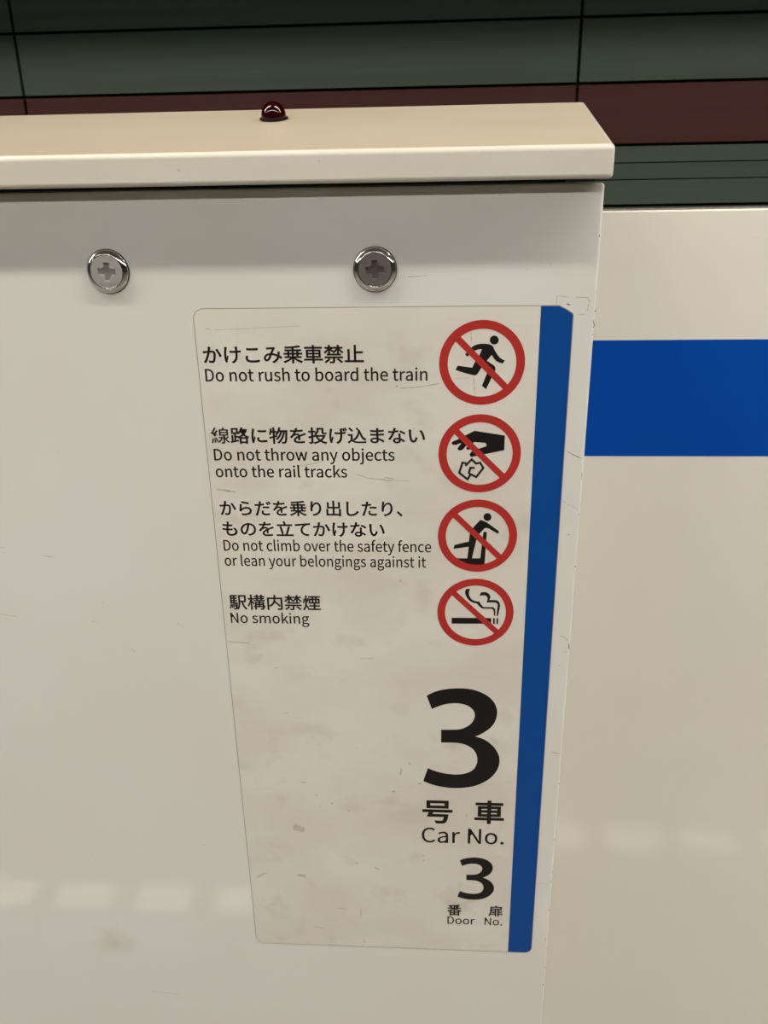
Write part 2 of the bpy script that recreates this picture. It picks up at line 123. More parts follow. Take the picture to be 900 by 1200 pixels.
SMOKE = [[(-6.57, 17.46), (-7.02, 15.02), (-6.48, 12.58), (-5.19, 10.14), (-3.29, 8.27), (-1.09, 7.17), (0.6, 6.91), (2.07, 5.31), (3.66, 3.7), (5.24, 3.09), (10.21, 3.09), (11.35, 2.61), (12.01, 1.2), (12.37, -2.36), (13.12, -2.35), (13.12, 1.57), (12.57, 3.33), (11.54, 4.31), (5.82, 4.3), (4.56, 4.99), (3.27, 6.73), (2.3, 8.34), (0.12, 8.59), (-1.75, 9.27), (-3.34, 10.87), (-4.31, 12.96), (-4.48, 15.26), (-3.79, 17.5)],
    [(3.37, 15.15), (6.14, 15.32), (8.02, 14.51), (9.3, 12.78), (9.48, 11.03), (8.9, 9.48), (13.11, 9.54), (15, 8.51), (15.93, 6.55), (15.91, 3.73), (14.87, -2.32), (13.99, -2.33), (14.31, 3.35), (14.47, 5.83), (13.81, 7.23), (12.24, 7.77), (6.97, 7.7), (7.55, 9.26), (7.68, 11.01), (6.84, 12.4), (5.59, 12.87), (2.32, 12.69)]]
THREE = [(136.94, -264.55), (142.04, -261.46), (148.7, -259.27), (156.51, -258.09), (162.76, -258.05), (169.02, -259.02), (175.32, -261.48), (180.09, -264.81), (183.75, -269.4), (185.74, -274.99), (185.88, -279.25), (185.01, -284.02), (182.4, -289.35), (178.54, -293.31), (174.63, -296.12), (171.16, -297.86), (176.32, -299.67), (181.21, -302.95), (185.37, -307.75), (188.21, -313.59), (188.96, -319.03), (188.17, -324.56), (185.67, -330.18), (181.35, -335.38), (175.73, -339.43), (169.22, -342.1), (161.84, -343.46), (154.42, -343.59), (146.98, -342.59), (140.36, -340.73), (134.57, -338.04), (137.85, -326.33), (142.78, -328.62), (149.35, -330.55), (155.91, -331.37), (161.63, -331.1), (167.32, -329.21), (170.92, -326.07), (172.84, -321.49), (173.15, -317.49), (172.24, -313.04), (169.72, -308.66), (165.23, -305.54), (160.38, -304), (154.74, -303.56), (147.25, -303.76), (147.16, -292.75), (154.6, -292.56), (160.98, -291.82), (165.71, -289.29), (168.82, -285.85), (170.32, -282), (170.4, -278.67), (168.99, -275.38), (166.17, -272.62), (162.2, -270.92), (156.68, -270.3), (151.17, -270.99), (145.66, -272.9), (140.53, -275.58)]
PANEL_MARKS = [  # (path in mm, width in mm, strength 0 dark .. 3 faint)
    ([(232, -336.5), (232.1, -338.6)], 0.6, 0),
    ([(231.8, -388.5), (231.9, -390.2)], 0.5, 1),
    ([(231.9, -419.5), (232, -421.3)], 0.7, 1),
    ([(231.5, -428.7), (231.6, -431.1)], 0.6, 1),
    ([(231.8, -458.1), (231.9, -460)], 0.6, 1),
    ([(230.6, -488), (230.8, -491.2)], 0.5, 1),
    ([(231.7, -498.2), (231.8, -500.2)], 0.5, 1),
    ([(231.7, -520.1), (231.8, -522.1)], 0.7, 0),
    ([(231.5, -538.9), (231.6, -540.9)], 0.8, 0),
    ([(225.2, -310.2), (231.9, -311.1)], 0.35, 0),
    ([(220.9, -432.7), (231, -432.6)], 0.3, 2),
    ([(210.1, 0.7), (210.5, 5.6), (216.2, 5.1)], 0.3, 1),
    ([(220.7, 4.8), (227.5, 4.4), (228.3, 3.3), (228.8, 1.8), (228.3, -0.9), (227.7, -3.3)], 0.3, 1),
    ([(222.9, -4.8), (226.9, -5)], 0.4, 1),
    ([(215.7, 1), (218, 0.4)], 0.7, 0),
    ([(232.2, -3.5), (232.7, -2.7)], 1, 0),
    ([(231.8, -8.4), (232.6, -11.4), (231.8, -12.5)], 0.6, 0),
    ([(231.9, -15.8), (232, -17)], 0.6, 1),
    ([(221.4, -86.7), (225.9, -89.1), (230.7, -91.6)], 0.4, 0),
    ([(231.8, -100), (232, -105.8)], 0.3, 1),
    ([(224.8, -215.5), (229.1, -217), (231, -219.8)], 0.3, 1),
    ([(226.8, -228.2), (231.5, -227.8)], 0.3, 1),
    ([(231.5, -220.5), (232.1, -226.4)], 0.6, 0),
    ([(232, -164), (232.1, -165)], 0.8, 0),
    ([(225.3, -142.2), (227.5, -142.2)], 0.4, 1),
    ([(231.8, -127.3), (231.9, -129.2)], 0.4, 1),
    ([(220.9, -119.2), (231.1, -125.2)], 0.3, 2),
    ([(226.2, -238.2), (226.3, -239.3)], 0.4, 1),
    ([(231.6, 38.3), (231.7, 37)], 0.5, 0),
    ([(221.9, 61.1), (221.9, 60.7)], 1.2, 1),
    ([(125.6, 16.9), (136.5, 17.5)], 0.3, 1),
    ([(216.5, 1.3), (218, 0.6)], 0.6, 0),
    ([(205.7, 23.7), (205.8, 21.8)], 0.4, 2),
    ([(192.8, 20.6), (192.8, 19.7)], 0.5, 2),
    ([(-95.2, -87), (-95.3, -87.4)], 0.7, 1),
    ([(-132.3, -110.9), (-132.4, -111.3)], 0.7, 1),
    ([(-82.5, -194.4), (-82.6, -194.9)], 0.8, 1),
    ([(-32.5, -209.8), (-32.5, -210.3)], 0.9, 0),
    ([(-118.5, -159.9), (-110.2, -161.4)], 0.4, 2),
    ([(-146.4, -154.4), (-142.1, -154.4)], 0.4, 2),
    ([(-93.1, -210), (-88.2, -209.2)], 0.3, 2),
    ([(-68.5, -230.4), (-64.5, -233.3)], 0.4, 2),
    ([(-156.2, -204.6), (-143.3, -206.9)], 0.3, 2),
    ([(-123.6, -416.1), (-123.7, -416.7)], 0.9, 1),
    ([(-34.2, -403.9), (-34.3, -405.1)], 1, 2),
    ([(-94.6, -565.4), (-71.4, -567.7)], 0.5, 2),]
SIGN_MARKS = [  # (path in mm, width in mm, strength 0 dark .. 3 faint)
    ([(118.8, -45.8), (118.8, -46.8)], 1.6, 1),
    ([(120, -47.4), (129.8, -47.1), (144.2, -44.7)], 0.5, 2),
    ([(6.3, -11.1), (9.9, -12.1)], 0.6, 2),
    ([(92.4, -101.9), (101.2, -104.8), (126.1, -106.5)], 0.35, 2),
    ([(110.1, -103.9), (116.3, -105)], 0.6, 1),
    ([(3.3, -112.1), (12.2, -114.3)], 0.6, 2),
    ([(55.1, -97.1), (65.9, -95.2), (73.1, -93.3)], 0.4, 2),
    ([(11, -12.2), (63.5, -10.1)], 0.4, 3),
    ([(6.9, -112.4), (15.9, -114.3)], 0.6, 2),
    ([(101.2, -104.5), (115.4, -106.7)], 0.4, 2),
    ([(25.5, -156.4), (24.9, -159.1)], 0.4, 2),
    ([(75.8, -158.4), (75.7, -160.8)], 0.4, 1),
    ([(119.7, -175.2), (119.7, -176.9)], 2.4, 3),
    ([(0.7, -223.8), (16.4, -224.6)], 0.6, 2),
    ([(162.3, -14.1), (162.5, -20.1)], 0.5, 2),
    ([(164.1, -39.8), (164.9, -44.8), (165.3, -52.1)], 0.45, 2),
    ([(152.8, -42), (162, -41.2)], 0.4, 3),
    ([(44.4, -341.9), (49, -342)], 0.8, 2),
    ([(55.9, -352.4), (55.9, -353.9)], 1, 2),
    ([(58, -362.8), (57.9, -363.8)], 1, 2),
    ([(65.3, -361.4), (68.3, -360.3)], 1.2, 2),
    ([(79.3, -366.1), (79.2, -367.5)], 1.5, 2),
    ([(86.9, -309.7), (86.8, -310.6)], 0.9, 1),
    ([(83.7, -416.2), (83.6, -419.3)], 0.8, 1),
    ([(96.9, -421.1), (101.3, -423.6)], 1, 2),
    ([(36.5, -383.5), (45.3, -387)], 6, 3),
    ([(36.7, -431.5), (43.9, -432)], 3.5, 3),
    ([(111.4, -348.4), (114.3, -347.9)], 1.4, 2),
    ([(117.6, -333.2), (119.2, -327.3)], 1.8, 3),
    ([(85.6, -463.4), (85.3, -474.5)], 0.6, 2),
    ([(47.5, -484.7), (55.8, -486.3)], 0.5, 2),
    ([(67.3, -464.2), (75.5, -465.2)], 0.8, 3),
    ([(34.6, -243.5), (31.8, -244.6)], 1, 3),
    ([(90.5, -235.7), (102.3, -234.9)], 0.4, 2),
    ([(4.4, -435.5), (13.1, -429.8)], 1.5, 3),
    ([(87.6, -496.7), (87.5, -501.3)], 0.4, 1),
    ([(34.9, -282), (39.7, -280.8)], 0.7, 3),
    ([(133.3, -407.3), (135.2, -408.9)], 0.7, 2),
    ([(134.8, -412.2), (134.8, -414.1)], 0.9, 2),
    ([(123.8, -323.1), (125.6, -322.6)], 3, 3),
    ([(130.8, -340.2), (133.4, -340.6)], 2.5, 3),
    ([(193.6, -337.2), (198.8, -337.7)], 0.5, 3),
    ([(166.3, -367.2), (166.4, -370.9)], 0.5, 2),]

# ------------------------------------------------------------------ helpers
def link(name, mesh, mats, parent=None):
    o = bpy.data.objects.new(name, mesh)
    C.objects.link(o)
    for m in (mats if isinstance(mats, (list, tuple)) else [mats]):
        mesh.materials.append(m)
    if parent is not None:
        o.parent = parent
    return o


def tag(o, label=None, cat=None, group=None, kind=None):
    for k, v in (('label', label), ('category', cat), ('group', group), ('kind', kind)):
        if v:
            o[k] = v
    return o


def empty(name, loc=(0, 0, 0)):
    o = bpy.data.objects.new(name, None)
    o.empty_display_size = 0.05
    o.location = loc
    C.objects.link(o)
    return o


def add_box(bm, x0, x1, y0, y1, z0, z1, mat=0):
    v = [bm.verts.new(p) for p in ((x0, y0, z0), (x1, y0, z0), (x1, y1, z0), (x0, y1, z0),
                                   (x0, y0, z1), (x1, y0, z1), (x1, y1, z1), (x0, y1, z1))]
    fs = []
    for q in ((3, 2, 1, 0), (4, 5, 6, 7), (0, 1, 5, 4), (1, 2, 6, 5), (2, 3, 7, 6), (3, 0, 4, 7)):
        f = bm.faces.new([v[i] for i in q])
        f.material_index = mat
        fs.append(f)
    return v, fs


def bevel_all(bm, w, seg=3):
    bmesh.ops.bevel(bm, geom=bm.edges[:], offset=w, segments=seg, profile=0.5, affect='EDGES', clamp_overlap=True)


def finish(bm, name, smooth=False):
    bmesh.ops.recalc_face_normals(bm, faces=bm.faces[:])
    me = bpy.data.meshes.new(name)
    bm.to_mesh(me)
    bm.free()
    if smooth:
        for p in me.polygons:
            p.use_smooth = True
    return me


def box(name, x0, x1, y0, y1, z0, z1, mat, parent=None, bev=0.0, seg=3):
    bm = bmesh.new()
    add_box(bm, x0, x1, y0, y1, z0, z1)
    if bev:
        bevel_all(bm, bev, seg)
    return link(name, finish(bm, name), mat, parent)


def filled(polys, y=0.0, extrude=0.0):
    """Fill outlines (metres, x right and z up) and stand them up facing -Y with their face at y."""
    cu = bpy.data.curves.new('outline', 'CURVE')
    cu.dimensions = '2D'
    cu.fill_mode = 'BOTH'
    cu.extrude = extrude
    for P in polys:
        s = cu.splines.new('POLY')
        s.points.add(len(P) - 1)
        for pt, (x, z) in zip(s.points, P):
            pt.co = (x, z, 0, 1)
        s.use_cyclic_u = True
    ob = bpy.data.objects.new('outline', cu)
    C.objects.link(ob)
    dg = bpy.context.evaluated_depsgraph_get()
    me = bpy.data.meshes.new_from_object(ob.evaluated_get(dg))
    bpy.data.objects.remove(ob)
    bpy.data.curves.remove(cu)
    for v in me.vertices:
        x, z, h = v.co
        v.co = (x, y + extrude - h, z)
    me.materials.clear()
    return me


def inside(pt, P):
    x, y = pt
    r = False
    for i in range(len(P)):
        (xa, ya), (xb, yb) = P[i - 1], P[i]
        if (ya > y) != (yb > y) and x < (xb - xa) * (y - ya) / (yb - ya) + xa:
            r = not r
    return r


def filled_glyphs(polys, y):
    """Fill every outer outline with its own holes, so that strokes may touch."""
    big = max(polys, key=lambda p: abs(area(p)))
    sgn = 1 if area(big) > 0 else -1
    outers = [p for p in polys if area(p) * sgn > 0]
    holes = [p for p in polys if area(p) * sgn <= 0]
    bm = bmesh.new()
    for o in outers:
        hs = []
        for h in holes:
            host = [q for q in outers if inside(h[0], q)]
            if host and min(host, key=lambda q: abs(area(q))) is o:
                hs.append(h)
        me = filled([o] + hs, y)
        bm.from_mesh(me)
        bpy.data.meshes.remove(me)
    me = bpy.data.meshes.new('lettering')
    bm.to_mesh(me)
    bm.free()
    return me


def area(P):
    return 0.5 * sum(P[i - 1][0] * P[i][1] - P[i][0] * P[i - 1][1] for i in range(len(P)))


def grow(polys, d):
    """Embolden a glyph: push every outline out by d (holes shrink)."""
    if not d or not polys:
        return polys
    big = max(polys, key=lambda p: abs(area(p)))
    sg = 1 if area(big) > 0 else -1
    out = []
    for P in polys:
        Q = []
        n = len(P)
        for i in range(n):
            a, b, c = Vector(P[i - 1]), Vector(P[i]), Vector(P[(i + 1) % n])
            u, w = b - a, c - b
            if u.length < 1e-9 or w.length < 1e-9:
                Q.append(tuple(b))
                continue
            u.normalize()
            w.normalize()
            n1, n2 = Vector((u.y, -u.x)), Vector((w.y, -w.x))
            m = n1 + n2
            if m.length < 1e-4:
                m = n1.copy()
            m.normalize()
            k = d / max(0.5, m.dot(n1))
            Q.append(tuple(b + m * k * sg))
        out.append(Q)
    return out


def glyph(c):
    adv, s = GLYPHS[c]
    return adv, [[tuple(float(v) for v in p.split(',')) for p in q.split(' ')] for q in s.split('|')] if s else []


def text_polys(body, x0, x1, base=None, cap=None, top=None, bottom=None, bold=0.0, kern=0.0):
    """Outlines of one line of lettering in mm, fitted between x0 and x1; height by cap line or by its box."""
    polys, pen = [], 0.0
    for c in body:
        if c == ' ':
            pen += 230
            continue
        adv, P = glyph(c)
        P = grow(P, bold * (0.5 if c == '線' else 1.0))  # its thread radical clogs first
        polys += [[(x + pen, y) for x, y in q] for q in P]
        pen += adv + kern
    xs = [x for P in polys for x, _ in P]
    ys = [y for P in polys for _, y in P]
    kx = (x1 - x0) / (max(xs) - min(xs))
    if top is not None:
        ky = (top - bottom) / (max(ys) - min(ys))
        oy = bottom - min(ys) * ky
    else:
        ky = cap / 733.0
        oy = base
    return [[(x0 + (x - min(xs)) * kx, oy + y * ky) for x, y in P] for P in polys]


def metres(polys, ox=0.0, oy=0.0):
    return [[((x + ox) / 1000.0, (y + oy) / 1000.0 + 1.2) for x, y in P] for P in polys]


def disc(r, n=64, cx=0.0, cy=0.0):
    return [(cx + r * math.cos(2 * math.pi * i / n), cy + r * math.sin(2 * math.pi * i / n)) for i in range(n)]


def smooth_loop(P, sharp=42, k=4):
    """Catmull-Rom through P, keeping corners that turn by more than sharp degrees."""
    n = len(P)
    corners = set()
    for i in range(n):
        u, w = Vector(P[i]) - Vector(P[i - 1]), Vector(P[(i + 1) % n]) - Vector(P[i])
        if u.length > 0 and w.length > 0 and math.degrees(u.angle(w)) > sharp:
            corners.add(i)
    out = []
    for i in range(n):
        p0, p1, p2, p3 = P[i - 1], P[i], P[(i + 1) % n], P[(i + 2) % n]
        if i in corners:
            p0 = p1
        if (i + 1) % n in corners:
            p3 = p2
        if i in corners and (i + 1) % n in corners:
            out.append(p1)
            continue
        for j in range(k):
            t = j / k
            out.append(tuple(0.5 * (2 * b + (c - a) * t + (2 * a - 5 * b + 4 * c - d) * t * t
                                    + (3 * b - a - 3 * c + d) * t ** 3)
                             for a, b, c, d in zip(p0, p1, p2, p3)))
    return out


def ribbon(P, w, closed=False):
    """Outline of a stroke of width w along P, tapering at its ends."""
    L, Rr = [], []
    n = len(P)
    for i in range(n):
        a, c = Vector(P[max(i - 1, 0)]), Vector(P[min(i + 1, n - 1)])
        b = Vector(P[i])
        u = (b - a).normalized() if (b - a).length > 0 else (c - b).normalized()
        v = (c - b).normalized() if (c - b).length > 0 else u
        m = Vector((-(u + v).y, (u + v).x))
        m = m.normalized() if m.length > 1e-6 else Vector((-u.y, u.x))
        k = w / 2 / max(0.6, m.dot(Vector((-u.y, u.x))))
        L.append(tuple(b + m * k))
        Rr.append(tuple(b - m * k))
    return L + Rr[::-1]


def add_marks(bm, marks, y, first):
    """Scuffs and nicks: thin worn strokes lying on the face at y (material slots first .. first+3)."""
    rnd = random.Random(4)
    for P, w, k in marks:
        # ragged ends, so that a scuff does not read as a ruled line
        Q = []
        for i in range(len(P) - 1):
            a, b = Vector(P[i]), Vector(P[i + 1])
            n = max(2, int((b - a).length / 1.2))
            for j in range(n):
                Q.append(a + (b - a) * (j / n))
        Q.append(Vector(P[-1]))
        for i in range(len(Q) - 1):
            d = Q[i + 1] - Q[i]
            if d.length < 1e-6:
                continue
            nn = Vector((-d.y, d.x)).normalized()
            s0 = w / 2 * (0.45 + 0.75 * rnd.random()) * (0.35 if i == 0 else 1)
            s1 = w / 2 * (0.45 + 0.75 * rnd.random()) * (0.35 if i == len(Q) - 2 else 1)
            vs = []
            for p in (Q[i] - nn * s0, Q[i + 1] - nn * s1, Q[i + 1] + nn * s1, Q[i] + nn * s0):
                vs.append(bm.verts.new((p.x / 1000, y, p.y / 1000 + 1.2)))
            f = bm.faces.new(vs)
            f.material_index = first + k
            if f.normal.y > 0:
                f.normal_flip()


# ------------------------------------------------------------------ materials
def srgb(r, g, b):
    return tuple(((c / 255 + 0.055) / 1.055) ** 2.4 if c > 10 else c / 255 / 12.92 for c in (r, g, b)) + (1,)


def material(name, col, rough=0.4, metal=0.0, spec=0.5, coat=0.0):
    m = bpy.data.materials.new(name)
    m.use_nodes = True
    b = m.node_tree.nodes['Principled BSDF']
    b.inputs['Base Color'].default_value = col
    b.inputs['Roughness'].default_value = rough
    b.inputs['Metallic'].default_value = metal
    b.inputs['Specular IOR Level'].default_value = spec
    b.inputs['Coat Weight'].default_value = coat
    b.inputs['Coat Roughness'].default_value = 0.05
    return m


def noisy(name, col_a, col_b, scale=(6, 6, 6), rough=0.4, spec=0.5, lo=0.35, hi=0.7, detail=4.0, bump=0.0, bump_scale=300.0,
          col_c=None, scale_c=(40, 40, 40), lo_c=0.6, hi_c=0.75):
    m = material(name, col_a, rough, 0, spec)
    nt = m.node_tree
    b = nt.nodes['Principled BSDF']
    tc = nt.nodes.new('ShaderNodeTexCoord')

    def layer(sc_, lo_, hi_, det):
        mp = nt.nodes.new('ShaderNodeMapping')
        mp.inputs['Scale'].default_value = sc_
        nt.links.new(tc.outputs['Object'], mp.inputs['Vector'])
        n = nt.nodes.new('ShaderNodeTexNoise')
        n.inputs['Scale'].default_value = 1.0
        n.inputs['Detail'].default_value = det
        n.inputs['Roughness'].default_value = 0.55
        nt.links.new(mp.outputs['Vector'], n.inputs['Vector'])
        r = nt.nodes.new('ShaderNodeMapRange')
        r.inputs['From Min'].default_value = lo_
        r.inputs['From Max'].default_value = hi_
        nt.links.new(n.outputs['Fac'], r.inputs['Value'])
        return r.outputs['Result']

    def mix(fac, a, bcol):
        x = nt.nodes.new('ShaderNodeMix')
        x.data_type = 'RGBA'
        nt.links.new(fac, x.inputs['Factor'])
        if isinstance(a, tuple):
            x.inputs['A'].default_value = a
        else:
            nt.links.new(a, x.inputs['A'])
        x.inputs['B'].default_value = bcol
        return x.outputs['Result']

    c = mix(layer(scale, lo, hi, detail), col_a, col_b)
    if col_c:
        c = mix(layer(scale_c, lo_c, hi_c, 3.0), c, col_c)
    nt.links.new(c, b.inputs['Base Color'])
    if bump:
        n = nt.nodes.new('ShaderNodeTexNoise')
        n.inputs['Scale'].default_value = bump_scale
        nt.links.new(tc.outputs['Object'], n.inputs['Vector'])
        bp = nt.nodes.new('ShaderNodeBump')
        bp.inputs['Strength'].default_value = bump
        bp.inputs['Distance'].default_value = 0.001
        nt.links.new(n.outputs['Fac'], bp.inputs['Height'])
        nt.links.new(bp.outputs['Normal'], b.inputs['Normal'])
    return m


def emitter(name, col, strength):
    m = bpy.data.materials.new(name)
    m.use_nodes = True
    nt = m.node_tree
    nt.nodes.remove(nt.nodes['Principled BSDF'])
    e = nt.nodes.new('ShaderNodeEmission')
    e.inputs['Color'].default_value = tuple(col) + (1,)
    e.inputs['Strength'].default_value = strength
    nt.links.new(e.outputs[0], nt.nodes['Material Output'].inputs['Surface'])
    return m


PAINT = noisy('white_paint', srgb(222, 221, 216), srgb(218, 215, 208), (5, 5, 4), rough=0.035, spec=0.62)


def stain(m, centre, radius, col, strength):
    """A faint worn-in stain with ragged borders."""
    nt = m.node_tree
    b = nt.nodes['Principled BSDF']
    src = b.inputs['Base Color'].links[0].from_socket
    tc = nt.nodes.new('ShaderNodeTexCoord')
    d = nt.nodes.new('ShaderNodeVectorMath')
    d.operation = 'DISTANCE'
    d.inputs[1].default_value = centre
    nt.links.new(tc.outputs['Object'], d.inputs[0])
    n = nt.nodes.new('ShaderNodeTexNoise')
    n.inputs['Scale'].default_value = 55
    nt.links.new(tc.outputs['Object'], n.inputs['Vector'])
    ad = nt.nodes.new('ShaderNodeMath')
    ad.operation = 'MULTIPLY_ADD'
    ad.inputs[1].default_value = radius * 1.6
    nt.links.new(n.outputs['Fac'], ad.inputs[0])
    nt.links.new(d.outputs['Value'], ad.inputs[2])
    r = nt.nodes.new('ShaderNodeMapRange')
    r.inputs['From Min'].default_value = radius * 0.7
    r.inputs['From Max'].default_value = radius * 1.7
    r.inputs['To Min'].default_value = strength
    r.inputs['To Max'].default_value = 0.0
    nt.links.new(ad.outputs[0], r.inputs['Value'])
    x = nt.nodes.new('ShaderNodeMix')
    x.data_type = 'RGBA'
    nt.links.new(r.outputs['Result'], x.inputs['Factor'])
    nt.links.new(src, x.inputs['A'])
    x.inputs['B'].default_value = col
    nt.links.new(x.outputs['Result'], b.inputs['Base Color'])


stain(PAINT, (-0.118, 0.0, 0.690), 0.023, srgb(190, 176, 154), 0.42)
LIP_PAINT = noisy('cream_paint', srgb(214, 208, 195), srgb(210, 203, 188), (5, 9, 9), rough=0.1)
CAP_PAINT = noisy('dusty_cream_paint', srgb(198, 184, 162), srgb(193, 177, 153), (4, 14, 14), rough=0.025, spec=0.5)
DOOR_PAINT = noisy('door_paint', srgb(231, 225, 213), srgb(228, 221, 208), (4, 4, 3), rough=0.05, spec=0.62)
DARK_GAP = material('gap_shade_black', srgb(18, 17, 15), 0.7)  # black that stands for the shade inside the cap gap
BLUE_DOOR = material('bright_blue_film', srgb(0, 70, 164), 0.35, spec=0.2)
BLUE_SIGN = material('dark_blue_film', srgb(0, 68, 142), 0.4, spec=0.3)
SHEET = noisy('worn_sticker', srgb(222, 216, 206), srgb(211, 203, 191), (9, 9, 15), rough=0.42, spec=0.4, lo=0.38, hi=0.68,
              col_c=srgb(200, 191, 177), scale_c=(28, 28, 34), lo_c=0.56, hi_c=0.8)
SHEET_EDGE = material('dirt_line', srgb(140, 128, 111), 0.6)
INK = material('black_ink', srgb(24, 21, 20), 0.4, spec=0.3)
RED = material('red_ink', srgb(174, 46, 41), 0.4, spec=0.35)
MARK = [material('scuff_dark', srgb(84, 76, 66), 0.6), material('scuff_brown', srgb(142, 132, 116), 0.6),
        material('scuff_grey', srgb(170, 161, 146), 0.6), material('scuff_faint', srgb(190, 181, 166), 0.6)]
CHROME = material('chrome', (0.78, 0.77, 0.75, 1), 0.06, 1.0)
SATIN = material('satin_chrome', (0.47, 0.46, 0.435, 1), 0.42, 0.5)
POLISH = material('polished_chrome', (0.40, 0.345, 0.34, 1), 0.12, 0.72)
SOCKET = material('socket_metal', (0.55, 0.54, 0.51, 1), 0.3, 0.6)
SHADOW_RING = material('black_shadow_ring', srgb(24, 22, 20), 0.6)  # black put in for the gap and shadow around each screw
LENS = material('dark_red_lens', srgb(38, 1, 4), 0.04, spec=0.5, coat=0.2)
LENS_RIM = material('black_gasket', srgb(10, 6, 6), 0.6, spec=0.1)
GREEN = noisy('green_enamel', srgb(86, 99, 87), srgb(81, 93, 81), (0.6, 1, 30), rough=0.5, spec=0.15)
MAROON = noisy('maroon_enamel', srgb(91, 53, 48), srgb(85, 49, 44), (0.6, 1, 30), rough=0.5, spec=0.12)
BLACK_WALL = material('black_backing', srgb(14, 14, 12), 0.8)
CEIL = material('ceiling_paint', srgb(140, 136, 128), 0.7)
DARK_CEIL = material('tunnel_ceiling', srgb(50, 49, 46), 0.8)
BACKW = material('back_wall_tiles', srgb(120, 112, 102), 0.6)
CONCRETE = noisy('track_concrete', srgb(96, 92, 86), srgb(78, 74, 68), (2, 2, 2), rough=0.9)
HOUSING = material('fixture_white', srgb(230, 228, 222), 0.4)


def floor_material():
    """Grey platform tiles with a row of pale blocks let in along the edge of the platform."""
    m = noisy('platform_tiles', srgb(98, 90, 80), srgb(90, 83, 74), (3, 3, 3), rough=0.35)
    return m


FLOOR = floor_material()
PALE = material('pale_paving_block', srgb(228, 222, 216), 0.5)

# ------------------------------------------------------------------ the setting
bm = bmesh.new()
add_box(bm, -9, 9, -11, 0.24, -0.25, 0)
y0, y1 = -0.715, -0.653
for k in range(-40, 44):                    # pale blocks, flush with the paving
    x = -0.268 + 0.1525 * k
    vs = [bm.verts.new(p) for p in ((x, y0, 0.0006), (x + 0.107, y0, 0.0006), (x + 0.107, y1, 0.0006), (x, y1, 0.0006))]
    bm.faces.new(vs).material_index = 1
floor = link('floor', finish(bm, 'floor'), [FLOOR, PALE])
tag(floor, 'grey platform paving with a row of pale blocks', kind='structure')

trk = box('floor_track', -9, 9, 0.24, 3.5, -1.25, -1.1, CONCRETE)
tag(trk, 'grey concrete track bed below the platform', kind='structure')
ceil = box('ceiling', -9, 9, -11, 0.3, 3.0, 3.2, CEIL)
tag(ceil, 'pale ceiling over the platform', kind='structure')
ceil2 = box('ceiling_track', -9, 9, 0.3, 3.6, 3.6, 3.8, DARK_CEIL)
tag(ceil2, 'dark ceiling over the track', kind='structure')
beam = box('shade_beam_1', -9, 9, 0.3, 0.5, 2.675, 3.6, CEIL)  # added out of view to keep the edge light off the upper track wall
tag(beam, 'unseen bulkhead added between the ceilings to shade the upper track wall', kind='structure')
beam2 = box('shade_beam_2', -9, 9, -1.85, -1.7, 2.79, 3.0, CEIL)  # added out of view to keep the room light off the upper track wall
tag(beam2, 'unseen shallow beam added under the platform ceiling to shade the track wall', kind='structure')
back = box('wall_back', -9, 9, -11.2, -11, 0, 3.2, BACKW)
tag(back, 'pale wall behind the platform', kind='structure')

far = box('wall_track', -9, 9, 3.43, 3.6, -1.25, 3.6, BLACK_WALL)
tag(far, 'dark backing of the panelled wall across the track', kind='structure')
JX = 0.7175
PITCH = 2.334
rows = [(-0.62, -0.345, 'green'), (-0.335, -0.091, 'green'), (-0.081, 0.0165, 'green'), (0.0195, 0.0825, 'green'),
        (0.0855, 0.149, 'green'), (0.159, 0.3835, 'maroon'), (0.3935, 0.6215, 'green'), (0.6315, 0.860, 'green'),
        (0.870, 1.10, 'green'), (1.11, 1.34, 'green')]
for z0, z1, kind in rows:
    for k in range(-3, 3):
        xa, xb = JX + PITCH * k + 0.006, JX + PITCH * (k + 1) - 0.006
        bm = bmesh.new()
        add_box(bm, xa, xb, 3.40, 3.43, 1.2 + z0, 1.2 + z1)
        bevel_all(bm, 0.0025, 2)
        o = link('%s_wall_panel' % kind, finish(bm, 'wall_panel'), GREEN if kind == 'green' else MAROON, far)


# lamps of the station (all above or behind the photographer)
def light_line(name, label, y, z, x0, x1, w, strength):
    t = empty(name, ((x0 + x1) / 2, y, z))
    tag(t, label, 'ceiling light')
    cx = (x0 + x1) / 2
    bm = bmesh.new()
    add_box(bm, x0 - cx, x1 - cx, -w / 2 - 0.02, w / 2 + 0.02, 0.012, 0.06)
    link('fixture_body', finish(bm, 'fixture_body'), HOUSING, t)
    bm = bmesh.new()
    add_box(bm, x0 - cx, x1 - cx, -w / 2, w / 2, 0.0, 0.012)
    link('diffuser', finish(bm, 'diffuser'), emitter(name + '_glow', LAMP_COLOUR, strength), t)
    return t


light_line('edge_light', 'left stretch of the white light line on the ceiling above the platform edge', -0.50, 2.91, -6, -0.40, 0.07, EDGE_LAMP)
light_line('edge_light', 'right stretch of the white light line on the ceiling above the platform edge', -0.50, 2.91, 0.55, 6, 0.07, EDGE_LAMP)
light_line('room_light', 'long white light line on the ceiling above the middle of the platform', -2.9, 2.91, -6, 6, 0.12, ROOM_LAMP)

# ------------------------------------------------------------------ gate housing
house = empty("gate_housing", (-1.18, 0.1, 0))
tag(house, 'white painted platform gate housing with two lock screws and a sloping cream cap', 'platform gate')


def part(o):
    o.parent = house
    o.matrix_parent_inverse = Matrix.Translation(-house.location)
    return o


